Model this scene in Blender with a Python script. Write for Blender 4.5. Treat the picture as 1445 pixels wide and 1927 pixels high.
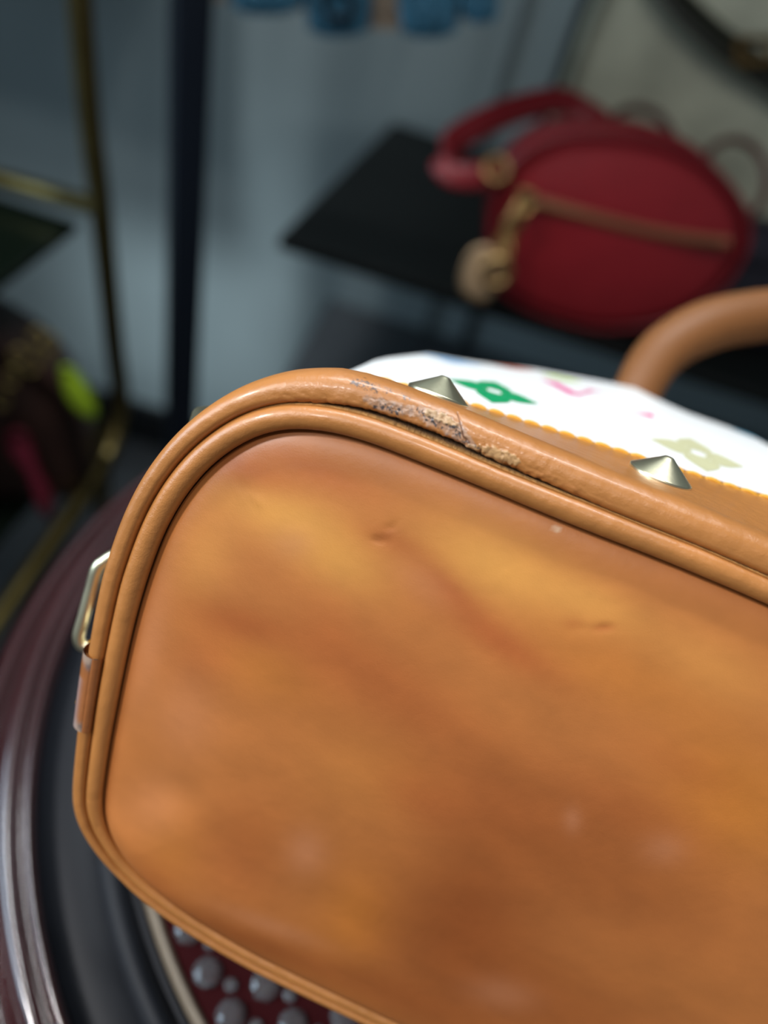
import bpy, bmesh, math, random
import numpy as np
from mathutils import Vector, Matrix, noise
random.seed(7); rng = np.random.default_rng(5)
S = bpy.context.scene
for o in list(bpy.data.objects): bpy.data.objects.remove(o)
col = S.collection
sin, cos, tan, rad, pi = math.sin, math.cos, math.tan, math.radians, math.pi

# ------------------------------------------------------------------ camera
IW, IH, FPX = 1445, 1927, 1500.0
PITCH, ROLL = rad(42), rad(18)
C = np.array([0, 0, 1.2])
Fw = np.array([0, cos(PITCH), -sin(PITCH)]); Xw = np.array([1., 0, 0]); Uw = np.array([0, sin(PITCH), cos(PITCH)])
R = cos(ROLL)*Xw + sin(ROLL)*Uw; D = sin(ROLL)*Xw - cos(ROLL)*Uw
cam_data = bpy.data.cameras.new('camera'); cam = bpy.data.objects.new('camera', cam_data); col.objects.link(cam)
cam_data.sensor_fit = 'VERTICAL'; cam_data.lens = 6.5; cam_data.sensor_height = IH*6.5/FPX; cam_data.sensor_width = IW*6.5/FPX
cam_data.clip_start = 0.01; cam_data.clip_end = 30
cam_data.dof.use_dof = True; cam_data.dof.focus_distance = 0.187; cam_data.dof.aperture_fstop = 1.02
M = Matrix(((R[0], -D[0], -Fw[0], C[0]), (R[1], -D[1], -Fw[1], C[1]), (R[2], -D[2], -Fw[2], C[2]), (0, 0, 0, 1)))
cam.matrix_world = M; S.camera = cam

def ray(px, py): return Fw + R*(px-IW/2)/FPX + D*(py-IH/2)/FPX
def at(px, py, d): return C + ray(px, py)*d
def at_y(px, py, y): v = ray(px, py); return C + v*(y/v[1])
def proj(Q):
    q = Q - C; z = q@Fw
    return np.stack([IW/2 + FPX*(q@R)/z, IH/2 + FPX*(q@D)/z], -1)

# ------------------------------------------------------------------ world, lights, exposure
S.view_settings.view_transform = 'Standard'; S.view_settings.look = 'None'
S.view_settings.gamma = 1; S.view_settings.use_curve_mapping = False; S.view_settings.exposure = 0.0
w = bpy.data.worlds.new('room_air'); S.world = w; w.use_nodes = True
w.node_tree.nodes['Background'].inputs[0].default_value = (0.80, 0.92, 1.0, 1); w.node_tree.nodes['Background'].inputs[1].default_value = 0.13
def area(name, loc, target, sx, sy, power, colour):
    l = bpy.data.lights.new(name, 'AREA'); l.shape = 'RECTANGLE'; l.size = sx; l.size_y = sy; l.energy = power; l.color = colour
    o = bpy.data.objects.new(name, l); col.objects.link(o); o.location = loc
    o.rotation_euler = (Vector(target)-Vector(loc)).to_track_quat('-Z', 'Y').to_euler(); return o
area('ceiling_tube_light', (-0.10, 0.78, 2.75), (-0.1, 0.45, 0.9), 1.5, 0.08, 30, (0.93, 0.97, 1.0))
area('ceiling_panel_light', (-0.62, -0.95, 2.6), (0, 0.1, 0.9), 0.12, 0.12, 7, (1.0, 0.98, 0.97))
area('ceiling_panel_light', (0.05, -0.70, 2.6), (0, 0.2, 0.9), 0.12, 0.12, 4.5, (1.0, 0.98, 0.97))

def spot(name, loc, target, size, blend, power, colour, soft):
    l = bpy.data.lights.new(name, 'SPOT'); l.energy = power; l.spot_size = rad(size); l.spot_blend = blend; l.shadow_soft_size = soft; l.color = colour
    o = bpy.data.objects.new(name, l); col.objects.link(o); o.location = loc
    o.rotation_euler = (Vector(target)-Vector(loc)).to_track_quat('-Z', 'Y').to_euler()
spot('ceiling_spot', (-1.5, -.55, 2.6), (.05, .15, 1.0), 30, .5, 136, (1.0, .98, .97), .14)

area('cool_side_fill', (-2.3, -.30, 1.75), (0, .1, 1.0), 1.5, 1.1, 7, (.62, .82, 1.0)).data.spread = rad(75)  # added cool area lamp for blue rim reflections and left-side sheen
spot('wall_fill_spot', (-.70, -.60, 2.6), (-.47, 1.32, .36), 12, 1.0, 230, (.90, .97, 1.0), .14)  # added spot that brightens the lower left wall

# ------------------------------------------------------------------ helpers
def lin(r, g, b):
    f = lambda c: c/12.92 if c <= .04045 else ((c+.055)/1.055)**2.4
    return np.array([f(r/255), f(g/255), f(b/255)])
def mat(name, rgb, rough=.5, metal=0., bump=0., bscale=500., var=0., vscale=60., attr=None, coat=0., trans=0., ior=1.5, spec=.5, bump2=None, sheen=0.):
    m = bpy.data.materials.new(name); m.use_nodes = True; nt = m.node_tree; n = nt.nodes; L = nt.links
    b = n['Principled BSDF']; b.inputs['Base Color'].default_value = (*rgb, 1); b.inputs['Roughness'].default_value = rough
    b.inputs['Metallic'].default_value = metal; b.inputs['Coat Weight'].default_value = coat; b.inputs['Coat Roughness'].default_value = .12
    b.inputs['Transmission Weight'].default_value = trans; b.inputs['IOR'].default_value = ior
    b.inputs['Specular IOR Level'].default_value = spec; b.inputs['Sheen Weight'].default_value = sheen
    tc = n.new('ShaderNodeTexCoord')
    src = None
    if attr:
        a = n.new('ShaderNodeVertexColor'); a.layer_name = attr; src = a.outputs['Color']
    if var or attr:
        nz = n.new('ShaderNodeTexNoise'); nz.inputs['Scale'].default_value = vscale; nz.inputs['Detail'].default_value = 5
        L.new(tc.outputs['Object'], nz.inputs['Vector'])
        rp = n.new('ShaderNodeMapRange'); rp.inputs[1].default_value = .3; rp.inputs[2].default_value = .7; rp.inputs[3].default_value = 1-var; rp.inputs[4].default_value = 1+var
        L.new(nz.outputs['Fac'], rp.inputs[0])
        mx = n.new('ShaderNodeVectorMath'); mx.operation = 'SCALE'
        if src: L.new(src, mx.inputs[0])
        else: mx.inputs[0].default_value = tuple(rgb)
        L.new(rp.outputs[0], mx.inputs['Scale']); L.new(mx.outputs[0], b.inputs['Base Color'])
    if bump:
        nz = n.new('ShaderNodeTexNoise'); nz.inputs['Scale'].default_value = bscale; nz.inputs['Detail'].default_value = 3
        L.new(tc.outputs['Object'], nz.inputs['Vector'])
        bp = n.new('ShaderNodeBump'); bp.inputs['Strength'].default_value = bump; bp.inputs['Distance'].default_value = .0004
        L.new(nz.outputs['Fac'], bp.inputs['Height'])
        last = bp
        if bump2:
            n2 = n.new('ShaderNodeTexNoise'); n2.inputs['Scale'].default_value = bump2[1]; n2.inputs['Detail'].default_value = 2
            L.new(tc.outputs['Object'], n2.inputs['Vector'])
            b2 = n.new('ShaderNodeBump'); b2.inputs['Strength'].default_value = bump2[0]; b2.inputs['Distance'].default_value = .002
            L.new(n2.outputs['Fac'], b2.inputs['Height']); L.new(bp.outputs[0], b2.inputs['Normal']); last = b2
        L.new(last.outputs[0], b.inputs['Normal'])
    return m
def link(name, verts, faces, m=None, parent=None, smooth=True, cols=None, cname='Col'):
    me = bpy.data.meshes.new(name)
    me.from_pydata([tuple(map(float, v)) for v in verts], [], [tuple(map(int, f)) for f in faces]); me.update()
    if smooth: me.polygons.foreach_set('use_smooth', [True]*len(me.polygons))
    if cols is not None:
        a = me.color_attributes.new(cname, 'FLOAT_COLOR', 'POINT')
        c = np.ones((len(verts), 4)); c[:, :3] = cols; a.data.foreach_set('color', c.astype(np.float32).ravel())
    if m: me.materials.append(m)
    o = bpy.data.objects.new(name, me); col.objects.link(o)
    if parent is not None: o.parent = parent
    return o
def empty(name, loc=(0, 0, 0), label=None, cat=None, group=None):
    o = bpy.data.objects.new(name, None); col.objects.link(o); o.location = loc; o.empty_display_size = .02
    return tag(o, label, cat, group)
def tag(o, label=None, cat=None, group=None, kind=None):
    if label: o['label'] = label
    if cat: o['category'] = cat
    if group: o['group'] = group
    if kind: o['kind'] = kind
    return o
def grid_faces(nu, nv, closed_u=False, closed_v=False):
    f = []
    for i in range(nu if closed_u else nu-1):
        for j in range(nv if closed_v else nv-1):
            a = i*nv+j; b = ((i+1) % nu)*nv+j; c = ((i+1) % nu)*nv+(j+1) % nv; d = i*nv+(j+1) % nv
            f.append((a, b, c, d))
    return f
def spline(P, n, closed=False):
    P = np.array(P, float); k = len(P); out = []
    segs = k if closed else k-1
    for t in np.linspace(0, segs, n, endpoint=not closed):
        i = min(int(t), segs-1); u = t-i
        g = (lambda j: P[j % k]) if closed else (lambda j: P[min(max(j, 0), k-1)])
        p0, p1, p2, p3 = g(i-1), g(i), g(i+1), g(i+2)
        out.append(.5*((2*p1)+(-p0+p2)*u+(2*p0-5*p1+4*p2-p3)*u*u+(-p0+3*p1-3*p2+p3)*u**3))
    return np.array(out)
def tube(path, r, nseg=10, closed=False, flat=1.0, up=None, caps=True):
    """returns verts, faces of a tube; r may be a list; flat squashes along the frame's second axis"""
    P = np.array(path, float); k = len(P); rr = np.full(k, r) if np.isscalar(r) else np.array(r)
    if closed: T = np.roll(P, -1, 0)-np.roll(P, 1, 0)
    else: T = np.gradient(P, axis=0)
    T /= np.linalg.norm(T, axis=1)[:, None]
    V = []; u = np.array(up if up is not None else (0, 0, 1.), float)
    if up is None and abs(T[0]@u) > .9: u = np.array([1., 0, 0])
    for i in range(k):
        a = u - T[i]*(u@T[i]); a /= np.linalg.norm(a); b = np.cross(T[i], a)
        if up is None: u = a
        for j in range(nseg):
            t = 2*pi*j/nseg
            V.append(P[i]+rr[i]*(a*cos(t)+b*sin(t)*flat))
    F = grid_faces(k, nseg, closed, True)
    if not closed and caps:
        F.append(tuple(range(nseg))[::-1]); F.append(tuple((k-1)*nseg+j for j in range(nseg)))
    return V, F
def join(parts):
    V = []; F = []
    for v, f in parts:
        o = len(V); V += list(v); F += [tuple(i+o for i in q) for q in f]
    return V, F
def box(c, s, ax=None):
    ax = np.eye(3) if ax is None else np.array(ax); c = np.array(c)
    V = [c+ax[0]*x*s[0]/2+ax[1]*y*s[1]/2+ax[2]*z*s[2]/2 for x in (-1, 1) for y in (-1, 1) for z in (-1, 1)]
    return V, [(0, 1, 3, 2), (4, 6, 7, 5), (0, 4, 5, 1), (2, 3, 7, 6), (0, 2, 6, 4), (1, 5, 7, 3)]
def bevel(o, w, seg=2):
    b = o.modifiers.new('bevel', 'BEVEL'); b.width = w; b.segments = seg; b.limit_method = 'ANGLE'; return o
def lathe(profile, n=96):
    V = [(r*cos(2*pi*i/n), r*sin(2*pi*i/n), z) for i in range(n) for r, z in profile]
    return V, grid_faces(n, len(profile), True, False)

# ------------------------------------------------------------------ room structure
GREY = lin(146, 163, 167)
m_wall = mat('painted_wall', GREY*1.12, .45, var=.05, vscale=6)
m_floor = mat('dark_floor_tiles', lin(70, 72, 74), .3, var=.1, vscale=8)
m_base = mat('black_skirting', lin(22, 24, 26), .35)
YB = 1.32
tag(link('wall_back', *box((.25, YB+.05, 1.4), (4.5, .1, 2.8)), m_wall, smooth=False), kind='structure')
tag(link('floor', *box((.25, -.4, -.05), (4.5, 3.6, .1)), m_floor, smooth=False), kind='structure')
tag(link('baseboard_back', *box((.25, YB-.008, .05), (4.5, .016, .1)), m_base, smooth=False), kind='structure')
m_seam = mat('grey_panel_strip', GREY*.5, .4)
for i, x in enumerate((-.03, .045)):
    tag(link('trim_%d' % (i+1), *box((x, YB-.004, 1.45), (.012, .008, 2.7)), m_seam if i == 0 else m_base, smooth=False), kind='structure')

# ------------------------------------------------------------------ the tan handbag
mm = .001
a_ = rad(24.6); t_ = rad(17)
E1 = R*cos(a_) + D*sin(a_); Wv = R*sin(a_) - D*cos(a_)
NB = -Fw*cos(t_) - Wv*sin(t_); MB = Wv*cos(t_) - Fw*sin(t_)
P0 = at(1011, 960, 0.18)
bag = empty('handbag', P0, 'tan leather handbag with gold cone studs and a scuffed edge, lying on the table', 'handbag')
bag.rotation_euler = Matrix(((E1[0], MB[0], NB[0]), (E1[1], MB[1], NB[1]), (E1[2], MB[2], NB[2]))).to_euler()
def to_world(L): L = np.asarray(L, float); return P0 + L[..., 0:1]*E1 + L[..., 1:2]*MB + L[..., 2:3]*NB
def to_local(Q): q = np.asarray(Q, float)-P0; return np.stack([q@E1, q@MB, q@NB], -1)
# outline of the base (mm), left half traced, right half mirrored
tr = [(80,3.0),(53.5,2.2),(37.1,2.0),(21.3,1.1),(0,0),(-13.4,-.5),(-21.6,-.7),(-40.3,-1.6),(-48.8,-2.9),(-56.6,-5.4),(-62.1,-8.4),(-65.3,-11.3),(-68.7,-15.8),(-72.9,-23),(-75.5,-31.2),(-76.9,-38.6),(-77.4,-44.8),(-77.3,-57.6),(-76.5,-68.3),(-75,-81),(-73.2,-94.1),(-71.4,-105.4),(-68.6,-120.8),(-66.6,-128.5),(-61.8,-133.8),(-55.2,-138.9),(-47.0,-142.6),(-33.0,-146.3),(-12.9,-148.9),(9,-149.6),(40,-150),(80,-150)]
left = np.array(tr); right = left[::-1][1:-1].copy(); right[:, 0] = 160-right[:, 0]
def resamp(P, step):
    Q = np.r_[P, P[:1]]; L = np.r_[0, np.cumsum(np.hypot(*np.diff(Q, axis=0).T))]
    s = np.linspace(0, L[-1], int(L[-1]/step), endpoint=False)
    return np.c_[np.interp(s, L, Q[:, 0]), np.interp(s, L, Q[:, 1])]
OP = resamp(np.r_[left, right], .5)
wk = np.arange(-40, 41); gk = np.exp(-wk*wk/2/100.); gk /= gk.sum()
OP = np.c_[[sum(gk[i]*np.roll(OP[:, j], -wk[i]) for i in range(81)) for j in (0, 1)]].T
OP = resamp(OP, .5); NS = len(OP)
OT = np.roll(OP, -1, 0)-np.roll(OP, 1, 0); OT /= np.hypot(*OT.T)[:, None]
ON = np.c_[-OT[:, 1], OT[:, 0]]
if ((OP-OP.mean(0))*ON).sum() < 0: ON = -ON
PER = NS*.5                                             # perimeter in mm
def at_s(s, A):                                         # periodic interpolation of A at arc length s (mm)
    s = np.asarray(s, float) % PER; i = np.floor(s/.5).astype(int) % NS; u = (s/.5-np.floor(s/.5))[..., None]
    return A[i]*(1-u)+A[(i+1) % NS]*u
def topness(N): return np.clip((N[..., 1]-.3)/.6, 0, 1)
def xm(P): return np.where(P[..., 0] > 80, 160-P[..., 0], P[..., 0])      # mirror the right end
def f_ro(P, N):
    tp = topness(N); return np.interp(xm(P), [-75, -62, -50, 0, 35], [5.2, 6.4, 8.0, 8.0, 7.8])*tp+5.2*(1-tp)
def f_phi(P, N):
    top = np.interp(xm(P), [-75, -60, -50, -40, -30, -20, 0, 20, 40, 60, 80], [-9, -9, -9, -8.6, -7.2, -5.0, -1.9, .9, 3.8, 7.3, 10.5])
    tp = topness(N); return top*tp + (1-tp)*(-6)
def f_kk(P, N):                                         # the edge rolls are slimmer low on the left and along the bottom
    y = P[..., 1]; side = np.interp(-y, [60, 120, 140], [1., .78, .68]); return side*(1-np.clip((-N[..., 1]-.3)/.6, 0, 1)*.18)
BW = 36.0
def band_end(P, N):
    ph = np.radians(f_phi(P, N)); ro = f_ro(P, N)
    kk = f_kk(P, N); return kk*(6+ro)+BW*np.sin(ph), kk*(1.8-ro)-BW*np.cos(ph)
def canvas_o(s, dq):                                    # outward offset and z of the canvas dq mm behind the stitched edge
    P, N = at_s(s, OP), at_s(s, ON); o, z = band_end(P, N); tp = topness(N); bt = np.clip((-N[..., 1]-.3)/.6, 0, 1)
    sl = np.tan(np.radians(np.interp(xm(P), [-75, -60, -52, -40, -20, 0, 20, 40, 60, 80], [-5, -1, 6, 9.5, 9.7, 9.7, 10.8, 11.9, 12.7, 12.3])*tp+(f_phi(P, N)+4)*(1-tp)))
    k = np.interp(xm(P), [-75, -50, -20, 0, 40, 60, 80], [.0016, .0016, .0013, .0010, .0010, .0014, .0014])
    k = k*tp+(1-tp)*.0012
    oo = o-.8+sl*dq-k*dq*dq-.016*np.maximum(0, dq-112)**2
    return P, N, oo, z+1.0-dq
def canvas_pt(s, dq, lift=0.):
    P, N, o, z = canvas_o(s, dq); o = o+lift
    return np.stack([P[..., 0]+N[..., 0]*o, P[..., 1]+N[..., 1]*o, z*np.ones_like(o)], -1)*mm
# stations
xs = OP[:, 0]; near = (xs < 75)
stat = []; s = 0.
while s < PER:
    stat.append(s); i = int(s/.5) % NS; x, y = OP[i]
    if y > -12 and -62 < x < 8: s += .22
    elif x < 72: s += .8
    else: s += 3.
stat = np.array(stat); SP = at_s(stat, OP); SN = at_s(stat, ON); SN /= np.linalg.norm(SN, axis=1)[:, None]; K = len(stat)
def sweep(name, prof, m, cols=None, closed_profile=False, sel=None, parent=bag):
    """prof: array K x J x 2 (offset, z) in mm"""
    J = prof.shape[1]; p, n_ = (SP, SN) if sel is None else (SP[sel], SN[sel])
    V = np.empty((len(p), J, 3)); V[..., :2] = p[:, None, :]+n_[:, None, :]*prof[..., 0:1]; V[..., 2] = prof[..., 1]; V *= mm
    V = V.reshape(-1, 3); c = cols(V) if cols else None
    return link(name, V, grid_faces(len(p), J, sel is None, closed_profile), m, parent, cols=c), V
def fbm(V, sc, oct=3):
    return np.array([noise.fractal(Vector(v*sc), 1.0, 2.0, oct) for v in V])
def seg_dist(p, poly):
    """distance of pixels p to a polyline with radii; returns max of 1-d/r"""
    best = np.full(len(p), -9.)
    for (x0, y0, r0), (x1, y1, r1) in zip(poly[:-1], poly[1:]):
        a = np.array([x0, y0]); b = np.array([x1, y1]); d = b-a
        u = np.clip(((p-a)@d)/(d@d), 0, 1); q = a+u[:, None]*d; r = r0+(r1-r0)*u
        best = np.maximum(best, 1-np.linalg.norm(p-q, axis=1)/r)
    return best
TAN = lin(180, 118, 60); 
m_roll = mat('tan_trim_leather', TAN, .36, bump=.22, bscale=2600, var=.05, vscale=45, attr='Col', bump2=(.16, 220), spec=.7, coat=.22)
m_panel = mat('patinated_base_leather', TAN, .42, spec=.6, bump=.09, bscale=2600, var=.035, vscale=110, attr='Col', bump2=(.03, 420))
m_thread = mat('yellow_thread', lin(214, 156, 44), .6, bump=.3, bscale=3000)
m_dark = mat('seam_shadow_leather', lin(112, 66, 30), .8)
m_canvas = mat('white_coated_canvas', (.86, .87, .86), .38, bump=.05, bscale=1200)
m_gold = mat('brushed_champagne_gold', (.88, .80, .55), .32, 1.0, bump=.06, bscale=700)

# --- base panel: rings from the outline towards a spine
mask_i = np.arange(0, NS, 2); RP = OP[mask_i]
spine = np.c_[np.clip(RP[:, 0], -10, 170), np.full(len(RP), -74.)]
tt = np.r_[np.linspace(1, .82, 22), np.linspace(.80, 0, 70)]
PV = RP[:, None, :]*tt[None, :, None]+spine[:, None, :]*(1-tt)[None, :, None]
dist = np.linalg.norm(RP-spine, axis=1)[:, None]*(1-tt)[None, :]
PV = PV.reshape(-1, 2); dd = dist.ravel()
tfl = np.tile(tt, len(RP)); botw = np.repeat(np.clip((-at_s(mask_i*.5, ON)[:, 1]-.2)/.6, 0, 1), len(tt))
zz = -.5+1.8*(1-np.exp(-dd/2.6))+3.2*botw*tfl**3*(1-np.exp(-dd/2.4))+5.0*(1-tfl**2.6)
pz = np.c_[PV, np.zeros(len(PV))]
zz += .55*np.array([noise.noise(Vector((v[0]*.022, v[1]*.03, 3.1))) for v in pz])*np.clip(dd/12, 0, 1)
zz += .20*np.array([noise.noise(Vector((v[0]*.055+v[1]*.03, v[1]*.08, 7.7))) for v in pz])*np.clip(dd/10, 0, 1)
L3 = np.c_[PV, zz]*mm; pix = proj(to_world(np.c_[PV, np.zeros(len(PV))]*mm))
def gauss(px, py, rx, ry, ang=0):
    a = rad(ang); dx = pix[:, 0]-px; dy = pix[:, 1]-py
    u = dx*cos(a)+dy*sin(a); v = -dx*sin(a)+dy*cos(a)
    return np.exp(-(u/rx)**2-(v/ry)**2)
for px, py, rx, ry, an, h in ((490, 935, 26, 5, 40, .25), (470, 918, 24, 7, 40, -.18), (715, 1007, 17, 6, 10, -.35), (740, 984, 13, 5, -15, -.28), (1132, 1168, 16, 6, -5, -.25), (1090, 1170, 20, 8, 0, -.1)):
    L3[:, 2] += mm*h*gauss(px, py, rx, ry, an)
colr = np.tile(lin(180, 110, 60), (len(PV), 1))
def blend(w_, rgb): 
    global colr
    w_ = np.clip(w_, 0, 1)[:, None]; colr = colr*(1-w_)+rgb*w_
LT = lin(222, 158, 84); YG = lin(205, 126, 44); RD = lin(166, 88, 46); DK = lin(140, 74, 34); MV = lin(192, 128, 98)  # patina tones; the diagonal streak and bottom edge also hold painted shading
for px, py, rx, ry, an, w_, rgb in (
    (545, 960, 120, 52, 20, .75, LT), (640, 1040, 100, 50, 30, .65, LT), (930, 1055, 150, 62, 25, .75, LT), (1100, 1120, 120, 40, 22, .5, LT),
    (395, 1030, 60, 90, 20, .30, LT), (720, 1430, 120, 70, 20, .45, lin(202, 132, 66)), (1330, 1240, 150, 60, 25, .3, LT),
    (1370, 1480, 150, 110, 20, .55, YG), (680, 1700, 70, 90, 10, .5, YG), (500, 1240, 120, 55, 20, .25, YG), (330, 1560, 60, 90, 0, .3, YG), (1150, 1250, 200, 60, 25, .25, YG),
    (470, 880, 120, 34, 15, .55, RD), (600, 880, 110, 26, 22, .4, RD), (745, 1010, 70, 22, 25, .40, RD), (850, 1100, 80, 22, 42, .6, RD), (940, 1190, 120, 30, 33, .65, RD),
    (470, 1160, 110, 34, 14, .55, RD), (395, 1220, 70, 60, 0, .35, RD), (700, 1240, 130, 60, 25, .4, RD), (800, 1320, 160, 50, 25, .3, RD),
    (620, 1180, 60, 80, 10, .25, RD), (930, 1480, 240, 90, 25, .45, RD), (1180, 1500, 160, 70, 25, .40, RD), (1280, 1420, 120, 40, 25, .25, RD),
    (470, 1580, 90, 110, 10, .35, RD), (880, 1700, 140, 190, 10, .75, DK), (1150, 1640, 260, 110, 20, .45, DK), (1000, 1850, 360, 120, 25, .55, DK), (480, 1745, 210, 28, 22, .6, DK), (760, 1850, 200, 40, 22, .5, DK),
    (300, 1640, 60, 40, 45, .3, RD), (800, 1480, 90, 40, 30, .35, RD),
    (585, 1575, 36, 42, 0, .5, MV), (1072, 1512, 16, 24, 0, .45, MV), (1240, 1565, 40, 30, 0, .4, MV), (310, 1500, 55, 60, 0, .3, MV), (520, 1715, 100, 16, 20, .35, MV),
    (360, 1330, 60, 80, 0, .3, MV), (800, 1085, 60, 30, 35, .35, lin(196, 126, 90)), (560, 1010, 40, 30, 0, .3, MV), (290, 1200, 30, 120, 12, .3, MV),
    (945, 1838, 60, 30, 10, .4, MV), (1075, 1160, 18, 10, 0, .3, RD), (1132, 1168, 20, 8, 0, .5, RD), (728, 1000, 26, 9, -20, .35, DK)):
    blend(w_*(1.25 if rgb is RD or rgb is DK else 1.)*gauss(px, py, rx, ry, an), rgb)
e_ = np.exp(-(dd/5.0)**2); blend(.35*np.exp(-(dd/2.0)**2), lin(120, 66, 36))  # crease shade painted along the panel rim
spot = gauss(1046, 993, 4, 4); blend(spot, np.array([.85, .8, .7]))
n1 = np.array([noise.fractal(Vector((v[0]*.05, v[1]*.09, 1.)), 1, 2, 4) for v in pz]); colr = colr*(1+.10*n1)[:, None]
colr *= np.array([1.06, 1.05, .88])
link('base_panel', L3, grid_faces(len(RP), len(tt), True, False), m_panel, bag, cols=colr)

# --- inner piping (cord wrapped in leather)
th = np.linspace(0, 2*pi, 22, endpoint=False)
wob = np.array([noise.noise(Vector((s_*.05, 0, 0))) for s_ in stat])*.16
KK = f_kk(SP, SN); KK /= 1.
pr = np.stack([3.0+(2.85+wob[:, None])*np.cos(th)[None], .6-1.2*np.clip((-SN[:, 1:2]-.3)/.6, 0, 1)+(2.85+wob[:, None])*np.sin(th)[None]], -1)*KK[:, None, None]
def piping_cols(V):
    c = np.tile(TAN*1.02, (len(V), 1)); 
    n_ = fbm(V, 60, 3); return c*(1+.10*n_)[:, None]
sweep('piping', pr, m_roll, piping_cols, True)

# --- rolled edge and side band
pxs = proj(to_world(np.c_[SP+SN*7.5, np.full(K, 1.)]*mm))
inz = ((SP[:, 1] > -14) & (SP[:, 0] < 12) & (SN[:, 1] > .2)).astype(float)
gapw = np.interp(pxs[:, 0], [520, 560, 610, 680, 780, 870, 900, 1000, 1120], [0, .08, .3, .9, 1.35, 1.4, 1.1, .6, .2])*inz
rag = np.array([noise.fractal(Vector((s_*.9, 5, 0)), 1, 2, 4) for s_ in stat])*inz*np.interp(pxs[:, 0], [500, 560, 980, 1100], [0, .22, .22, 0])
gapw = np.maximum(0, gapw+rag*1.0)
ro = f_ro(SP, SN); ph = np.radians(f_phi(SP, SN))
JA, JB, JC = 16, 70, 46
prof = []
for u in np.linspace(0, 1, 5): prof.append((6.0+gapw, -3.4+u*2.6))
for u in np.linspace(0, 1, JA)[1:]:
    an = pi-u*pi/2; prof.append((7.8+gapw*.45+(1.8+gapw*-.55)*np.cos(an), -.8+2.6*np.sin(an)))
for u in np.linspace(0, 1, JB)[1:]:
    an = pi/2-u*pi/2; e = .78
    prof.append((7.8+gapw*.45*(1-u)+(ro-1.8)*np.maximum(np.cos(an), 1e-9)**e, 1.8-ro+ro*np.maximum(np.sin(an), 1e-9)**e))
for u in np.linspace(0, 1, JC)[1:]:
    bl = np.clip(u*4, 0, 1); prof.append((6+ro+BW*u*np.sin(ph), 1.8-ro-BW*u*np.cos(ph)))
oe, ze = KK*(6+ro)+BW*np.sin(ph), KK*(1.8-ro)-BW*np.cos(ph)
n_roll = len(prof)-(JC-1)
zup = np.clip((-SN[:, 0]-.5)/.4, 0, 1)*1.1
prof = [(p[0]*KK, p[1]*KK+zup) if i < n_roll else (KK*(6+ro)+(p[0]-6-ro), KK*(1.8-ro)+(p[1]-1.8+ro)+zup*np.clip(1-(1.8-ro-p[1])/4, 0, 1)) for i, p in enumerate(prof)]
prof.append((oe-.35, ze-.55)); prof.append((oe-1.3, ze-.5)); prof.append((oe-1.6, ze+3))
prof = np.stack([np.stack(np.broadcast_arrays(p[0]+0*ro, p[1]+0*ro), -1) for p in prof], 1); J = prof.shape[1]
base3 = np.empty((K, J, 3)); base3[..., :2] = SP[:, None]+SN[:, None]*prof[..., 0:1]; base3[..., 2] = prof[..., 1]
pixr = proj(to_world(base3.reshape(-1, 3)*mm))
peel = seg_dist(pixr, [(690, 752, 9), (720, 764, 13), (745, 772, 15), (765, 772, 9), (790, 775, 14), (830, 790, 20), (858, 808, 17), (874, 828, 13), (890, 845, 8)])
cream = np.maximum(seg_dist(pixr, [(806, 777, 8), (835, 787, 10), (858, 800, 6)]), seg_dist(pixr, [(884, 842, 8), (905, 850, 13), (930, 853, 15), (950, 860, 14), (972, 868, 8)]))
darkm = np.maximum.reduce([seg_dist(pixr, [(838, 797, 6), (858, 806, 9), (866, 822, 9), (874, 832, 7)]), seg_dist(pixr, [(884, 834, 3), (899, 843, 4.5)]),
                           seg_dist(pixr, [(706, 764, 7), (732, 770, 9), (750, 778, 8)]), seg_dist(pixr, [(784, 772, 6), (800, 782, 8), (830, 802, 8)])])
specks = np.maximum.reduce([seg_dist(pixr, [(664, 719, 9), (684, 722, 12), (706, 731, 10)]), seg_dist(pixr, [(726, 735, 6), (733, 736, 5)]), seg_dist(pixr, [(757, 741, 3), (766, 751, 6)])])
crack = np.maximum(seg_dist(pixr, [(861, 776, 1.2), (868, 800, 1.6), (872, 822, 2.0), (884, 834, 2.2)]), seg_dist(pixr, [(905, 846, 2), (903, 858, 2.2)]))
wrk = seg_dist(pixr, [(525, 745, 14), (600, 756, 20), (700, 770, 26), (800, 795, 26), (900, 850, 24), (980, 880, 20), (1060, 915, 16), (1150, 950, 12)])
zone = np.where((wrk > -1) | (specks > -1) | (peel > -1))[0]
fl = base3.reshape(-1, 3)
nf = np.zeros(len(fl)); nc = np.zeros(len(fl)); nsp = np.zeros(len(fl)); nw = np.zeros(len(fl))
for i in zone:
    v = fl[i]
    nf[i] = noise.fractal(Vector((v[0]*1.1, v[1]*1.1, v[2]*1.1)), 1, 2, 4)
    nc[i] = noise.fractal(Vector((v[0]*.35+9, v[1]*.35, v[2]*.35)), 1, 2, 3)
    nsp[i] = .75*noise.noise(Vector((v[0]*1.5+31, v[1]*1.5, v[2]*1.5)))+.65*noise.noise(Vector((v[0]*3.6+3, v[1]*3.6, v[2]*3.6)))
    nw[i] = noise.noise(Vector((v[0]*.55+3, v[1]*1.0, v[2]*1.0)))
peel_m = np.clip((peel+.35*nf+.35*nc)*3.5, 0, 1)*(wrk > -2); cream_m = np.clip((cream+.4*nf)*4, 0, 1)
dark_m = np.clip((darkm*.9+nsp*1.5-.62)*6, 0, 1)*(darkm > -.2); speck_m = np.clip((specks*.6+nsp*1.7-.50)*7, 0, 1)*(specks > 0)
crack_m = np.clip(crack*3, 0, 1)
nrm = np.zeros_like(base3); du = np.gradient(base3, axis=0); dv = np.gradient(base3, axis=1); nrm = np.cross(du, dv)
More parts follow.
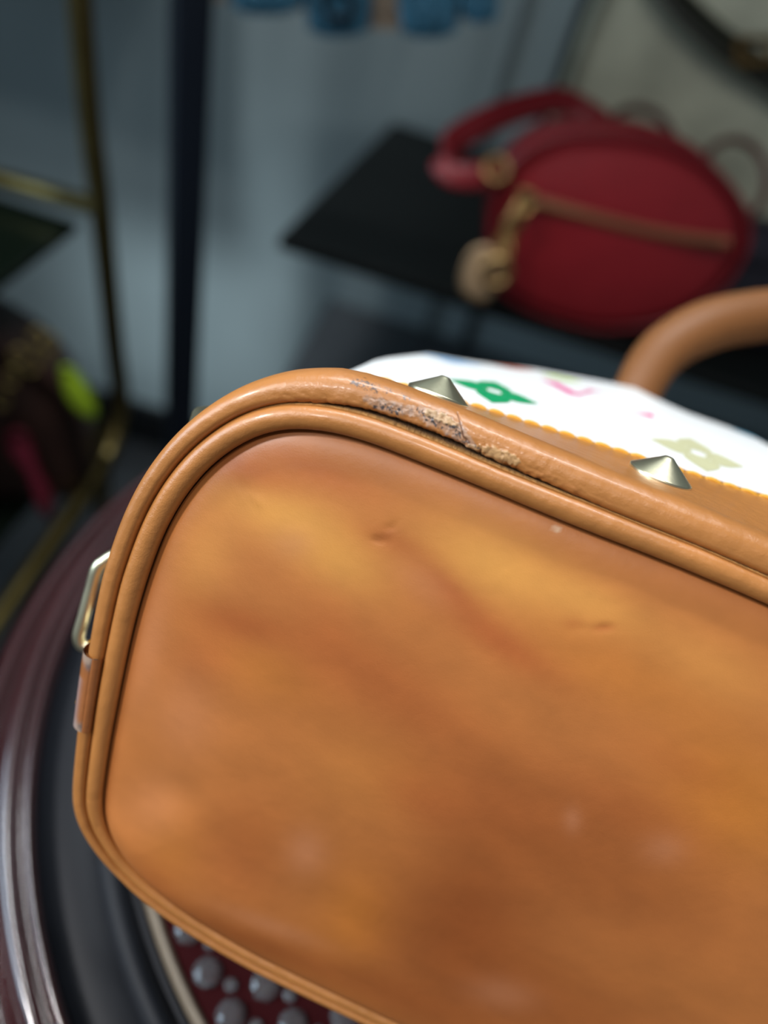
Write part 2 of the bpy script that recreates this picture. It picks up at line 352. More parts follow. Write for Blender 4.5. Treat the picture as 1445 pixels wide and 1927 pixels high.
nrm /= np.maximum(np.linalg.norm(nrm, axis=2)[..., None], 1e-9)
if (nrm[:, JA+10, 2]).mean() < 0: nrm = -nrm
wm = np.clip(wrk*1.6, 0, 1)
disp =   .16*wm*nw+.06*wm*nf+.16*peel_m*(nf*.8-.35)+cream_m*(.20+.07*nf)-.30*crack_m+.05*nc
base3 = base3+nrm*disp.reshape(K, J, 1)
def lerp(c, w_, rgb): w_ = np.clip(w_, 0, 1)[:, None]; return c*(1-w_)+np.asarray(rgb)*w_
c = np.tile(TAN, (K*J, 1))
n2 = np.repeat(np.array([noise.noise(Vector((s_*.03, 1, 2))) for s_ in stat]), J); c *= (1+.08*n2)[:, None]
c = lerp(c, .25*wm*(nc > 0), lin(170, 104, 52))
c = lerp(c, .62*peel_m*(.65+.5*nc), lin(184, 160, 142))
c = lerp(c, .5*peel_m*np.clip(nsp*2, 0, 1), lin(158, 144, 138))
c = lerp(c, .52*cream_m, lin(204, 172, 124))
c = lerp(c, .6*cream_m*np.clip(-nf*2.2-.15, 0, 1), lin(140, 98, 58))
c = lerp(c, .92*dark_m, lin(58, 56, 60)); c = lerp(c, .9*speck_m, lin(70, 58, 54)); c = lerp(c, .8*crack_m, lin(96, 54, 28))
# bare lining shows at the lip of the opened seam
lip = (np.tile(np.arange(J), K) < 12)*np.repeat(np.clip(gapw/1.2, 0, 1), J)
c = lerp(c, .5*lip*(nf > -.1), lin(150, 100, 52))
link('side_band', base3.reshape(-1, 3)*mm, grid_faces(K, J, True, False), m_roll, bag, cols=c)

# --- torn seam lining lying in the opened groove
lin_p = KK[:, None, None]*np.stack([np.stack([5.0+0*gapw, .2+gapw*.35], -1), np.stack([5.9+0*gapw, .55+gapw*.45+rag*1.2], -1), np.stack([6.25+gapw*.25, -.2+gapw*.2], -1), np.stack([6.9+gapw, -2.2+0*gapw], -1), np.stack([7.4+gapw, -3.2+0*gapw], -1)], 1)
def lining_cols(V):
    cc = np.tile(lin(182, 132, 72), (len(V), 1)); n_ = fbm(V, 900, 2)
    j = np.tile(np.arange(5), K); cc[j >= 2] = lin(84, 58, 30); return cc*(1+.35*n_)[:, None]  # deeper half dark brown: the crevice's shade put into the lining colour
m_lining = mat('raw_seam_lining', lin(150, 110, 60), .85, bump=.8, bscale=2500, var=.15, vscale=1500, attr='Col')
tag(sweep('seam_lining', lin_p, m_lining, lining_cols)[0], 'raw tan lining in the split seam')
# stitched crease between base panel and piping, its shade put into the brown
cr = np.stack([np.stack([np.full(K, o_), np.full(K, z_)], -1) for o_, z_ in ((1.8, -1.2), (1.0, -.5), (.3, -.9), (-.3, -2.2))], 1)
sweep('seam_welt', cr, m_dark)

# --- white canvas body
ss = np.r_[np.arange(0, PER, 2.5)]
dq = np.r_[np.linspace(0, 112, 40), np.linspace(116, 172, 18)]
CV = canvas_pt(ss[:, None]*np.ones_like(dq)[None], np.ones_like(ss)[:, None]*dq[None])
CV = CV.reshape(-1, 3)
link('canvas_body', CV, grid_faces(len(ss), len(dq), True, False), m_canvas, bag)
# top closure: tan panel with a zip
endr = CV.reshape(len(ss), len(dq), 3)[:, -1]; ctr = np.c_[np.clip(endr[:, 0], .03, .13), np.full(len(endr), -.074), endr[:, 2]]
ringt = np.array([1, .75, .5, .25, 0]); TV = endr[:, None]*ringt[None, :, None]+ctr[:, None]*(1-ringt)[None, :, None]; TV[..., 2] -= .012*(1-ringt**2)[None]
link('top_panel', TV.reshape(-1, 3), grid_faces(len(ss), 5, True, False), m_roll, bag, cols=np.tile(TAN, (TV.size//3, 1)))
zt_ = endr[:, 2].mean()-.0125
link('zip', *join([box((.08, -.074, zt_), (.20, .006, .003))]+[box((x, -.074, zt_-.0015), (.0018, .007, .002)) for x in np.arange(-.015, .176, .004)]), m_gold, bag, smooth=False)

# --- stitches along the band edge
def frame(s):
    P, N = at_s(np.array(s), OP), at_s(np.array(s), ON); N = N/np.linalg.norm(N); ph = rad(float(f_phi(P, N)))
    B = np.array([N[0]*sin(ph), N[1]*sin(ph), -cos(ph)]); Tn = np.array([-N[1], N[0], 0]); Nn = np.cross(B, Tn)
    if Nn[:2]@N < 0: Nn = -Nn; 
    ro_ = float(f_ro(P, N)); kq = float(f_kk(P, N)); org = np.array([P[0]+N[0]*(6+ro_)*kq, P[1]+N[1]*(6+ro_)*kq, (1.8-ro_)*kq])
    return org*mm, Tn, B, Nn
stm = None; npitch = int(PER/4.95); sp_st = PER/npitch
def rot_from(Tn, B, Nn): return Matrix(((Tn[0], B[0], Nn[0]), (Tn[1], B[1], Nn[1]), (Tn[2], B[2], Nn[2]))).to_euler()
pth = spline([(-2.15, .5, -.5), (-1.5, .3, .1), (0, -.2, .35), (1.5, -.3, .1), (2.05, -.2, -.5)], 7)*mm
for i in range(npitch):
    org, Tn, B, Nn = frame(i*sp_st)
    if np.cross(Tn, B)@Nn < 0: Tn = -Tn
    if stm is None:
        o = link('stitch', *tube(pth, .6*mm, 6), m_thread, bag); stm = o.data
    else:
        o = bpy.data.objects.new('stitch', stm); col.objects.link(o); o.parent = bag
    o.location = org+B*(BW-3.2)*mm; o.rotation_euler = rot_from(Tn, B, Nn)
# --- cone studs
def cone_mesh():
    pf = [(0, 5.35), (.9, 5.3), (1.25, 5.15), (1.6, 4.85)]+[(1.6+(7.6-1.6)*u, 4.85-4.05*u) for u in np.linspace(.1, 1, 8)]+[(7.9, .6), (7.95, .3), (7.95, -.8)]
    return lathe([(a*mm, b*mm) for a, b in pf], 48)
best = None
for s in np.arange(0, PER, .5):
    org, Tn, B, Nn = frame(s); q = proj(to_world(org+B*16*mm))
    e = np.hypot(q[0]-1238, q[1]-901)
    if best is None or e < best[0]: best = (e, s)
s_ref = best[1]; nst = 13; gap_s = PER/nst
cone = None
b2 = min((abs(proj(to_world(frame(s)[0]+frame(s)[2]*18*mm))[0]-823), s) for s in np.arange(0, PER, .5) if at_s(np.array(s), ON)[1] > .5)
step = abs(b2[1]-s_ref); sgn = 1 if b2[1] > s_ref else -1
nst = int((PER-20)/step)
b3 = min((np.hypot(*(proj(to_world(frame(s)[0]+frame(s)[2]*15*mm))-np.array([366, 772]))), s) for s in np.arange(0, PER, .5) if at_s(np.array(s), OP)[0] < -40)
for k in range(-1, nst-1):
    org, Tn, B, Nn = frame(s_ref+sgn*k*step if k != 2 else b3[1])
    if np.cross(Tn, B)@Nn < 0: Tn = -Tn
    if cone is None: o = link('cone_stud', *cone_mesh(), m_gold, bag); cone = o.data
    else: o = bpy.data.objects.new('cone_stud', cone); col.objects.link(o); o.parent = bag
    o.location = org+B*15.5*mm; o.rotation_euler = rot_from(Tn, B, Nn)

# --- side tab folded over the rolled edge, with worn corners, and its metal ring
selp = proj(to_world(np.c_[SP+SN*9.5, np.full(K, 0.)]*mm))
sel = np.where((SP[:, 0] < 0) & (SN[:, 0] < -.5) & (selp[:, 1] > 1222) & (selp[:, 1] < 1362))[0]
tp_ = []
for u in np.linspace(0, 1, 10): tp_.append((6.2+.3*u+0*ro[sel], -1.5+3.2*u+0*ro[sel]))
for u in np.linspace(0, 1, 16)[1:]:
    an = pi/2-u*pi/2; tp_.append((7.4+(ro[sel]+1.3-2.2+.6)*np.cos(an), 2.0-ro[sel]+(ro[sel]+.6)*np.sin(an)))
lastp = tp_[-1]
for u in np.linspace(0, 1, 8)[1:]: tp_.append((lastp[0]-22*u*.06, lastp[1]-22*u))
kt = KK[sel]; tp_ = np.stack([np.stack(np.broadcast_arrays(p[0]*kt+.6, p[1]*kt+zup[sel]+.2), -1) for p in tp_], 1)
inner_ = tp_.copy(); inner_[..., 0] -= .9; tp2 = np.concatenate([tp_, inner_[:, ::-1]], 1)
JT = tp_.shape[1]
def tab_cols(V):
    k_ = len(sel); u = np.repeat(np.arange(k_)/(k_-1), 2*JT); j = np.tile(np.arange(2*JT), k_)
    cc = np.tile(lin(158, 96, 50), (len(V), 1)); n_ = fbm(V, 500, 3)
    e = np.maximum(np.exp(-(u/.10)**2), np.exp(-((1-u)/.10)**2))*(j > 3)*(j < 24)
    cc = lerp(cc, np.clip(e*1.1+.3*n_, 0, .85)*(e > .1), lin(172, 150, 132))
    g = np.exp(-((j-17)/3.)**2)*(u > .3); cc = lerp(cc, .75*g, lin(164, 142, 140))
    d = np.maximum(np.exp(-((u-.12)/.05)**2), np.exp(-((u-.93)/.04)**2))*np.exp(-((j-11)/2.0)**2); return lerp(cc, .8*d, lin(92, 86, 88))
tabo, _ = sweep('side_tab', tp2, m_roll, tab_cols, True, sel)
tag(tabo, 'leather side tab with greyed worn edges')
for sfrac in (.18, .5, .84):
    k_ = sel[int(sfrac*(len(sel)-1))]; o_ = lastp[0][0]+.2
    for zz_ in (-5.5,):
        p = np.array([SP[k_, 0]+SN[k_, 0]*o_, SP[k_, 1]+SN[k_, 1]*o_, zz_])*mm
        so = bpy.data.objects.new('stitch', stm); col.objects.link(so); so.parent = tabo; so.location = p
        so.rotation_euler = rot_from(np.array([-SN[k_, 1], SN[k_, 0], 0]), np.array([0, 0, -1.]), np.array([SN[k_, 0], SN[k_, 1], 0]))
rp_ = [(222, 1043, .222), (200, 1054, .222), (183, 1070, .222), (172, 1108, .223), (158, 1160, .224), (148, 1200, .225), (160, 1216, .226), (190, 1205, .226), (205, 1130, .224), (224, 1060, .222)]
ringp = spline([to_local(at(*q)) for q in rp_], 60, True)
link('side_ring', *tube(ringp, 1.8*mm, 12, True), m_gold, bag)
rl = to_local(at(206, 1125, .224)); tag(link('ring_loop', *tube([rl+np.array([-.002, 0, 0]), rl+np.array([.006, 0, 0]), rl+np.array([.016, 0, 0])], .0055, 12, flat=.45, up=np.array([0, 1., 0])), m_roll, bag, cols=np.tile(TAN, (36, 1))), 'leather loop holding the metal ring')
# --- prints on the canvas (flat shapes lying on its surface)
def decal(name, polys, rgb, s0, d0, label=None, ang=0.):
    """polys: list of (outline [(u,v) mm], ) ; u along the edge, v backwards"""
    bm = bmesh.new(); ca, sa = cos(ang), sin(ang)
    for pl_ in polys:
        vs = [bm.verts.new((x*ca-y*sa, x*sa+y*ca, 0)) for x, y in pl_]
        bm.faces.new(vs)
    bmesh.ops.triangulate(bm, faces=bm.faces[:])
    for _ in range(3):
        ed = [e for e in bm.edges if e.calc_length() > 3.0]
        if ed: bmesh.ops.subdivide_edges(bm, edges=ed, cuts=1); bmesh.ops.triangulate(bm, faces=bm.faces[:])
    vv = np.array([v.co[:2] for v in bm.verts]); bm.verts.index_update(); ff = [[v.index for v in f.verts] for f in bm.faces]; bm.free()
    P3 = canvas_pt(s0+sgn*-1*vv[:, 0], np.maximum(.3, d0+vv[:, 1]), .12)
    o = link(name, P3, ff, mat(name+'_ink', rgb, .4), bag)
    if label: tag(o, label)
    return o
def petal(L, w_, a, r0=2.2):
    pts = []
    for u in np.linspace(0, 1, 9): pts.append((r0*.6+(L-r0*.6)*u, w_*sin(pi*u**.75)*.5*(1-.25*u)+(.5*(1-u))))
    pts2 = [(x, -y) for x, y in pts[::-1][1:]]
    return [(x*cos(a)-y*sin(a), x*sin(a)+y*cos(a)) for x, y in pts+pts2]
def ringpoly(r1, r2, n=20):
    out = []
    for i in range(n):
        a, b = 2*pi*i/n, 2*pi*(i+1)/n
        out.append([(r1*cos(a), r1*sin(a)), (r2*cos(a), r2*sin(a)), (r2*cos(b), r2*sin(b)), (r1*cos(b), r1*sin(b))])
    return out
def flower(L=11, w_=7): return [petal(L, w_, k*pi/2, 3.6) for k in range(4)]+ringpoly(2.5, 4.0)
def find_s(px, py):
    best = None
    for s in np.arange(0, PER, 1.):
        if at_s(np.array(s), ON)[1] < .5: continue
        for d in np.arange(0, 110, 2.):
            q = proj(to_world(canvas_pt(np.array(s), np.array(d))))
            e = abs(q[0]-px)+abs(q[1]-py)
            if best is None or e < best[0]: best = (e, s, d)
    return best[1], best[2]
FS = {}
for nm, p in (('g', (930, 738)), ('l', (1085, 738)), ('l2', (1190, 772)), ('o', (1313, 851)), ('or', (965, 692)), ('y', (1055, 712)), ('b', (1440, 832)), ('b2', (850, 678))): FS[nm] = find_s(*p)
decal('flower_print', flower(14, 11), lin(0, 150, 92), *FS['g'], 'green flower print', 0)
decal('flower_print', flower(14, 11), lin(198, 196, 156), *FS['o'], 'pale olive flower print', 0)
def stroke(pts, w_):
    out = []
    for (x0, y0), (x1, y1) in zip(pts[:-1], pts[1:]):
        d = math.hypot(x1-x0, y1-y0); nx, ny = -(y1-y0)/d*w_/2, (x1-x0)/d*w_/2
        out.append([(x0+nx, y0+ny), (x0-nx, y0-ny), (x1-nx, y1-ny), (x1+nx, y1+ny)])
    return out
PINK = lin(228, 70, 146)
decal('letter_print', stroke([(-9, 10), (-1, -6)], 5)+stroke([(-1, -6), (7, 12)], 1.5)+stroke([(-12, 10), (-5, 10)], 1.6)+stroke([(4, 12), (10, 12)], 1.6), PINK, *FS['l'], 'pink letter V print')
decal('letter_print', stroke([(-3, -3), (4, -3)], .7)+[[(2, -3.4), (6, 1.5), (5, -4)], [(1, -2.6), (6.2, 2.2), (6, -3.6)]], PINK, *FS['l2'], 'pink letter L print')
decal('flower_print', flower(9, 8), lin(228, 110, 70), *FS['or'], 'orange flower print')
decal('flower_print', flower(8, 8), lin(190, 215, 90), *FS['y'], 'lime green flower print')
decal('flower_print', flower(13, 10), lin(120, 205, 240), *FS['b'], 'sky blue flower print')
decal('flower_print', flower(11, 9), lin(150, 195, 235), *FS['b2'], 'pale blue flower print')

# --- handle
hp = [(1185, 800, .335), (1200, 735, .335), (1250, 660, .338), (1338, 612, .345), (1450, 592, .355), (1560, 585, .367), (1650, 630, .378), (1700, 730, .385), (1705, 800, .387)]
hpl = spline([to_local(at(*q)) for q in hp], 70)
V_, F_ = tube(hpl, np.interp(np.arange(70), [0, 10, 24, 69], [9.6, 10.0, 11.4, 11.6])*mm, 20)
link('handle', V_, F_, mat('handle_leather', lin(122, 78, 42), .5, spec=.35, bump=.1, bscale=900, var=.06, vscale=40), bag)

# ------------------------------------------------------------------ round display table
body_w = to_world(CV); zt = float(body_w[:, 2].min())+.0003
h = C[2]-zt; TC = np.array([.4087*h, .7823*h])
table = empty('display_table', (TC[0], TC[1], 0), 'round dark table with glossy turned rim and crystal studded inset under the handbag', 'table')
m_mah = mat('glossy_mahogany', lin(52, 22, 24), .22, coat=1., var=.15, vscale=20, bump=.05, bscale=60)
m_blk = mat('black_lacquer', lin(24, 27, 33), .55, spec=.25, bump=.04, bscale=40)
m_bei = mat('beige_piping', lin(128, 116, 100), .55, bump=.2, bscale=600)
m_vel = mat('dark_red_velvet', lin(48, 11, 14), .85, spec=.08, bump=.3, bscale=700)
m_gem = mat('cut_glass_gem', (.80, .85, .90), .03, trans=.92, ior=1.5)
rr_ = lambda k: k*h
def zl(prof): return [(rr_(a), zt+b) for a, b in prof]
def arc(k0, k1, z0, hgt, n=8): return [(k0+(k1-k0)*u, z0+hgt*sin(pi*u)) for u in np.linspace(0, 1, n)]
link('table_rim', *lathe(zl([(.795, -.006), (.797, -.001)]+arc(.798, .812, 0, .003, 7)+arc(.813, .842, -.001, .004, 9)+[(.844, -.004), (.853, -.006)]+arc(.854, .880, -.008, .004, 9)+[(.884, -.016), (.90, -.022), (.91, -.034), (.90, -.05), (.85, -.06), (.80, -.06)]), 160), m_mah, table)
link('table_top', *lathe(zl([(.62, -.014), (.735, -.0085), (.796, -.006), (.796, -.03), (.62, -.03)]), 160), m_blk, table)
link('inner_moulding', *lathe(zl([(.735, -.0095)]+arc(.733, .702, -.0085, .003, 8)+[(.700, -.0095)]+arc(.698, .690, -.0095, .0012, 5)+[(.688, -.012)]), 160), m_blk, table)
link('inset_piping', *lathe(zl(arc(.690, .672, -.011, .004, 9)), 160), m_bei, table)
link('inset_cloth', *lathe(zl([(.676, -.010), (.66, -.0075), (.5, -.005), (.2, -.004), (.001, -.004)]), 120), m_vel, table)
bag_low = 0
link('pedestal', *lathe([(.20, zt-.06), (.16, zt-.075), (.06, zt-.10), (.045, zt-.16), (.07, zt-.26), (.075, zt-.36), (.05, zt-.46), (.04, zt-.62), (.06, zt-.70), (.10, zt-.76), (.20, .06), (.22, .03), (.22, 0), (.001, 0)], 64), m_mah, table)
def gem(r, nfac=8):
    V = [(0, 0, r*.55)]; 
    for rad_, z_, off in ((.55, .52, 0), (.92, .26, .5), (1., 0, 0), (.9, -.18, .5)):
        V += [(r*rad_*cos(2*pi*(i+off)/nfac), r*rad_*sin(2*pi*(i+off)/nfac), r*z_) for i in range(nfac)]
    F = [(0, 1+i, 1+(i+1) % nfac) for i in range(nfac)]
    for k_ in range(3):
        for i in range(nfac):
            a, b = 1+k_*nfac+i, 1+k_*nfac+(i+1) % nfac; c_ = a+nfac; d_ = b+nfac
            if k_ % 2 == 0: F += [(a, c_, b), (b, c_, d_)]
            else: F += [(a, c_, d_), (a, d_, b)]
    F.append(tuple(1+3*nfac+i for i in range(nfac))[::-1])
    return V, F
spots = []; k_ = 0; rk = .652*h
while rk > .012:
    n_ = int(2*pi*rk/.0158)
    for i in range(n_):
        a = 2*pi*(i+.5*(k_ % 2))/n_+.02*k_; spots.append((rk*cos(a), rk*sin(a), .0055))
        b = a+pi/n_; r2 = rk-.0048; spots.append((r2*cos(b), r2*sin(b), .0026))
    rk -= .0146; k_ += 1
def zc(x, y): return zt+float(np.interp(math.hypot(x, y)/h, [0, .2, .5, .66], [-.004, -.004, -.005, -.0075]))
def vis(sx):
    q = proj(np.array([sx[0]+TC[0], sx[1]+TC[1], zc(*sx[:2])])); return math.hypot(q[0]-480, q[1]-1880)
spots.sort(key=vis)
# gems would be under the bag's belly too: leave a free patch where the bag rests
bw2 = body_w[body_w[:, 2] < zt+.012][:, :2]-TC
free = lambda sx: len(bw2) == 0 or np.min(np.hypot(bw2[:, 0]-sx[0], bw2[:, 1]-sx[1])) > .012
spots = [q for q in spots if free(q)]
gm = {}
for sx in spots[:150]:
    r_ = sx[2]
    if r_ not in gm: o = link('gem', *gem(r_), m_gem, table, smooth=False); gm[r_] = o.data
    else: o = bpy.data.objects.new('gem', gm[r_]); col.objects.link(o); o.parent = table
    o.location = (sx[0], sx[1], zc(*sx[:2])+.0006); o.rotation_euler = (random.uniform(-.12, .12), random.uniform(-.12, .12), random.uniform(0, 3))
pts_ = []
for sx in spots[150:]:
    V_, F_ = gem(sx[2], 6); pts_.append(([(v[0]+sx[0], v[1]+sx[1], v[2]+zc(*sx[:2])+.0006) for v in V_], F_))
if pts_: tag(link('gem_field', *join(pts_), m_gem, table, smooth=False), kind='stuff')

# ------------------------------------------------------------------ black shelf unit on the right
m_shelf = mat('black_shelf_board', lin(8, 11, 10), .5, spec=.25, var=.1, vscale=10)
m_post = mat('black_metal_post', lin(22, 30, 42), .35, .3)
unit = empty('display_shelves', (.1, 1.05, 0), 'black shelf stand with flat boards behind the tan handbag, carrying the red backpack', 'shelf')
def board(x0, x1, y0, y1, z, sk=0., th=.014, par=unit):
    V, F = box((0, 0, 0), (1, 1, 1)); V = [(x0+(x1-x0)*(v[0]+.5)+sk*(v[1]+.5)-.1, y0+(y1-y0)*(v[1]+.5)-1.05, z-th/2+v[2]*th) for v in V]
    return bevel(link('shelf_board', V, F, m_shelf, par, smooth=False), .002)
board(-.204, .75, .822, YB-.002, .80, .03)
m_shelf_reflect = mat('shelf_board_painted_reflection', lin(78, 82, 86), .35, var=.1, vscale=10)  # black board's pale reflection put into a grey base colour
low = board(-.215, .75, .86, YB-.002, .475, .0); low.data.materials[0] = m_shelf_reflect
board(-.235, .75, .80, YB-.002, 1.53, .0)  # unseen top board, added to shade the wall below
ws = empty('wall_shade_board', (-.94, YB, 1.18), 'added black board out of view above the brass rack, shading the wall', 'shelf')  # unseen board added to cast shade on the upper left wall
bevel(link('shelf_board', *box((0, -.31, 0), (.94, .62, .018)), m_shelf, ws, smooth=False), .002)
for x in (-.35, .35): link('bracket', *join([box((x, -.008, -.06), (.02, .014, .12)), box((x, -.20, -.018), (.02, .38, .012))]), m_post, ws, smooth=False)
for x, y in ((.70, .86), (.70, 1.27)):
    bevel(link('post', *box((x-.1, y-1.05, .9), (.025, .025, 1.8)), m_post, unit, smooth=False), .002)
# tall black post left of it, its hanging rail out of frame
pq = at_y(372, 350, .82)
stand = empty('garment_rail', (pq[0]+.022, .82, 0), 'tall dark post rising behind the tan handbag, with a hanging rail', 'stand')
ax = [(cos(rad(38)), sin(rad(38)), 0), (-sin(rad(38)), cos(rad(38)), 0), (0, 0, 1)]
bevel(link('post', *box((0, 0, .8), (.036, .030, 1.6), ax), m_post, stand, smooth=False), .003); stand.rotation_euler[1] = -rad(2.4)
link('post_foot', *lathe([(.001, .014), (.07, .013), (.085, .006), (.085, 0), (.001, 0)], 40), m_post, stand)
link('rail', *tube([(-.02, 0, 1.46), (.75, .06, 1.46)], .010, 12), m_post, stand)
link('rail_cap', *tube([(-.035, -.002, 1.46), (-.018, 0, 1.46)], .014, 12), m_post, stand)

# ------------------------------------------------------------------ soft-bodied shapes
def cushion(outline, thick, puff, n_r=10, nz=7, rnd=.25):
    """outline: closed list (u, v); returns verts with depth axis w: front at w=0 towards -w"""
    O = np.array(outline); c0 = O.mean(0); V = []; nO = len(O)
    tr_ = np.linspace(0, 1, n_r)
    rows = []
    for t in tr_: rows.append(np.c_[c0+(O-c0)*t*.96, np.full(nO, -puff*(1-t**2.2))])
    for k_, an in enumerate(np.linspace(-pi/2, pi/2, nz)):
        e = thick*rnd; rows.append(np.c_[c0+(O-c0)*(.96+.04*cos(an)), np.full(nO, thick/2+(thick/2)*sin(an))])
    for t in tr_[::-1]: rows.append(np.c_[c0+(O-c0)*t*.96, np.full(nO, thick+puff*.5*(1-t**2.2))])
    V = np.concatenate(rows)
    return V, grid_faces(len(rows), nO, False, True)
class Frm:
    """vertical frame: origin, yaw; u along width, v up, w depth (away from viewer)"""
    def __init__(s, o, yaw, lean=0.):
        s.o = np.array(o); s.u = np.array([cos(yaw), sin(yaw), 0]); w0 = np.array([-sin(yaw), cos(yaw), 0]); z0 = np.array([0, 0, 1.])
        s.v = z0*cos(lean)+w0*sin(lean); s.w = w0*cos(lean)-z0*sin(lean)
    def loc(s, V): V = np.asarray(V, float); return V[:, 0:1]*s.u+V[:, 1:2]*s.v+V[:, 2:3]*s.w      # relative to origin
    def hit(s, px, py, w=0.):                       # pixel -> (u, v) on plane w
        vv = ray(px, py); o = s.o+s.w*w; q = C+vv*(((o-C)@s.w)/(vv@s.w))-s.o; return (q@s.u, q@s.v)

# red dome backpack on the upper board
m_red = mat('red_grained_leather', lin(146, 30, 38), .42, bump=.35, bscale=420, var=.06, vscale=30)
m_redl = mat('red_edge_leather', lin(122, 24, 32), .36, bump=.2, bscale=420)
m_brown = mat('dark_red_brown_strap', lin(74, 26, 20), .45, bump=.2, bscale=400)
m_zip = mat('tan_zip_tape', lin(134, 74, 52), .5, bump=.4, bscale=900)
m_chain = mat('pale_gold_chain', lin(180, 148, 98), .4, 1.)
m_beig = mat('beige_leather_charm', lin(172, 142, 108), .5, bump=.2, bscale=300)
zs = .80
fo = C+ray(1120, 622)*((zs-C[2])/ray(1120, 622)[2])
fr = Frm((fo[0], fo[1], zs), rad(9), rad(3))
rb = empty('backpack', fr.o, 'small red dome backpack with gold zip and chain charm on the black shelf', 'backpack')
pxo = [(922, 480), (925, 420), (945, 350), (990, 305), (1050, 280), (1120, 275), (1195, 282), (1270, 304), (1335, 342), (1379, 392), (1400, 440), (1394, 492), (1352, 556), (1285, 605), (1200, 630), (1110, 632), (1030, 613), (960, 580), (928, 540)]
ol = spline([fr.hit(*q) for q in pxo], 80, True); ol[:, 1] += max(0, -ol[:, 1].min())
V, F = cushion(ol, .06, .014); link('body', fr.loc(V), F, m_red, rb)
e3 = np.c_[ol, np.full(len(ol), .004)]; link('front_piping', *tube(fr.loc(e3), .0042, 8, True), m_redl, rb)
e3 = np.c_[ol, np.full(len(ol), .057)]; link('back_piping', *tube(fr.loc(e3), .0042, 8, True), m_redl, rb)
zp = spline([(985, 372), (1080, 398), (1180, 425), (1280, 445), (1368, 455)], 40)
zpl = np.array([(*fr.hit(px_, py_, -.012), -.0145) for px_, py_ in zp])
V, F = tube(fr.loc(zpl), .0062, 10, flat=.45, up=fr.v); zo = link('zip', V, F, m_zip, rb)
link('zip_teeth', *tube(fr.loc(zpl+np.array([0, 0, -.0028])), .0016, 6), m_chain, zo)
cu = zpl[0]
link('zip_pull', *box(fr.loc(np.array([cu+np.array([0, 0, -.006])]))[0], (.016, .008, .022)), m_chain, rb, smooth=False); bevel(rb.children[-1], .002)
chp = spline([fr.hit(*q, -.02) for q in ((985, 385), (968, 412), (955, 440), (945, 465), (935, 492), (928, 520))], 9)
for i, (u_, v_) in enumerate(chp):
    c0 = np.array([u_, v_, -.024]); an = np.linspace(0, 2*pi, 14, endpoint=False); r1 = .0085+.0012*(i % 3)
    ringv = np.array([c0+np.array([r1*.8*cos(a), r1*sin(a)*(1 if i % 2 else .8), r1*.5*sin(a+i)]) for a in an])
    link('chain_link', *tube(fr.loc(ringv), .0026, 6, True), m_chain, rb)
tg = [(868, 500), (885, 465), (915, 455), (938, 480), (935, 520), (920, 552), (895, 556), (866, 535)]
to = spline([fr.hit(*q, -.022) for q in tg], 24, True); V, F = cushion(to, .012, .004, 5, 5); V[:, 2] += -.040
tgo = link('charm', fr.loc(V), F, m_beig, rb)
tag(tgo, 'beige leather charm')
cc_ = to.mean(0)+np.array([.012, .012]); an = np.linspace(0, 2*pi, 20, endpoint=False)
link('charm_ring', *tube(fr.loc(np.array([(cc_[0]+.014*cos(a), cc_[1]+.014*sin(a), -.046) for a in an])), .0035, 6, True), m_chain, tgo)
def strap_from(pxd, rad_, flat, m, name, par, base, n=50, nseg=12, up=None):
    P = spline([at(*q) for q in pxd], n)-base
    return link(name, *tube(P, rad_, nseg, flat=flat, up=up), m, par)
strap_from([(1135, 240, .83), (1105, 212, .84), (1060, 190, .835), (990, 200, .82), (915, 228, .80), (858, 262, .79), (835, 300, .785), (850, 326, .785), (890, 332, .79), (935, 326, .80), (955, 330, .81)], .0136, .32, m_redl, 'shoulder_strap', rb, fr.o, up=Uw)
rg = at(935, 318, .79)-fr.o; an = np.linspace(0, 2*pi, 18, endpoint=False)
link('strap_ring', *tube([rg+.012*(R*cos(a)+D*sin(a)) for a in an], .003, 6, True), m_chain, rb)
strap_from([(1140, 262, .83), (1150, 225, .835), (1190, 203, .835), (1235, 215, .835), (1262, 250, .83), (1268, 300, .825)], .005, .8, m_brown, 'top_handle', rb, fr.o)
strap_from([(1325, 340, .82), (1335, 285, .82), (1380, 263, .82), (1425, 285, .82), (1443, 335, .82), (1430, 385, .82), (1385, 425, .825)], .005, .8, m_brown, 'shoulder_strap', rb, fr.o)

# beige printed tote behind it
m_tote = mat('beige_printed_canvas', lin(186, 187, 165), .6, var=.32, vscale=11, bump=.3, bscale=500)
m_olv = mat('dark_olive_leather', lin(36, 38, 30), .4, bump=.2, bscale=300)
tf = Frm((.255, 1.09, zs), rad(0), rad(2))
tote = empty('tote_bag', tf.o, 'large beige patterned tote bag with a dark strap, standing behind the red backpack', 'bag')
to_ = spline([(-.205, .0), (-.21, .12), (-.205, .30), (-.17, .345), (0, .35), (.17, .345), (.205, .30), (.21, .12), (.205, 0), (.1, -.0), (-.1, -.0)], 90, True); to_[:, 1] = np.maximum(to_[:, 1], 0)
V, F = cushion(to_, .09, .012); link('body', tf.loc(V), F, m_tote, tote)
strap_from([(1225, -60, .868), (1275, 0, .875), (1340, 62, .884), (1400, 108, .893), (1460, 150, .90), (1540, 190, .91)], .017, .25, m_olv, 'strap', tote, tf.o, up=Uw)
bq = at(1420, 96, .875)-tf.o
bkl = join([box(bq+R*dx+D*dy, sz, (R, D, Fw)) for dx, dy, sz in ((0, -.012, (.04, .006, .006)), (0, .012, (.04, .006, .006)), (-.018, 0, (.006, .03, .006)), (.018, 0, (.006, .03, .006)))])
link('buckle', *bkl, m_chain, tote, smooth=False)

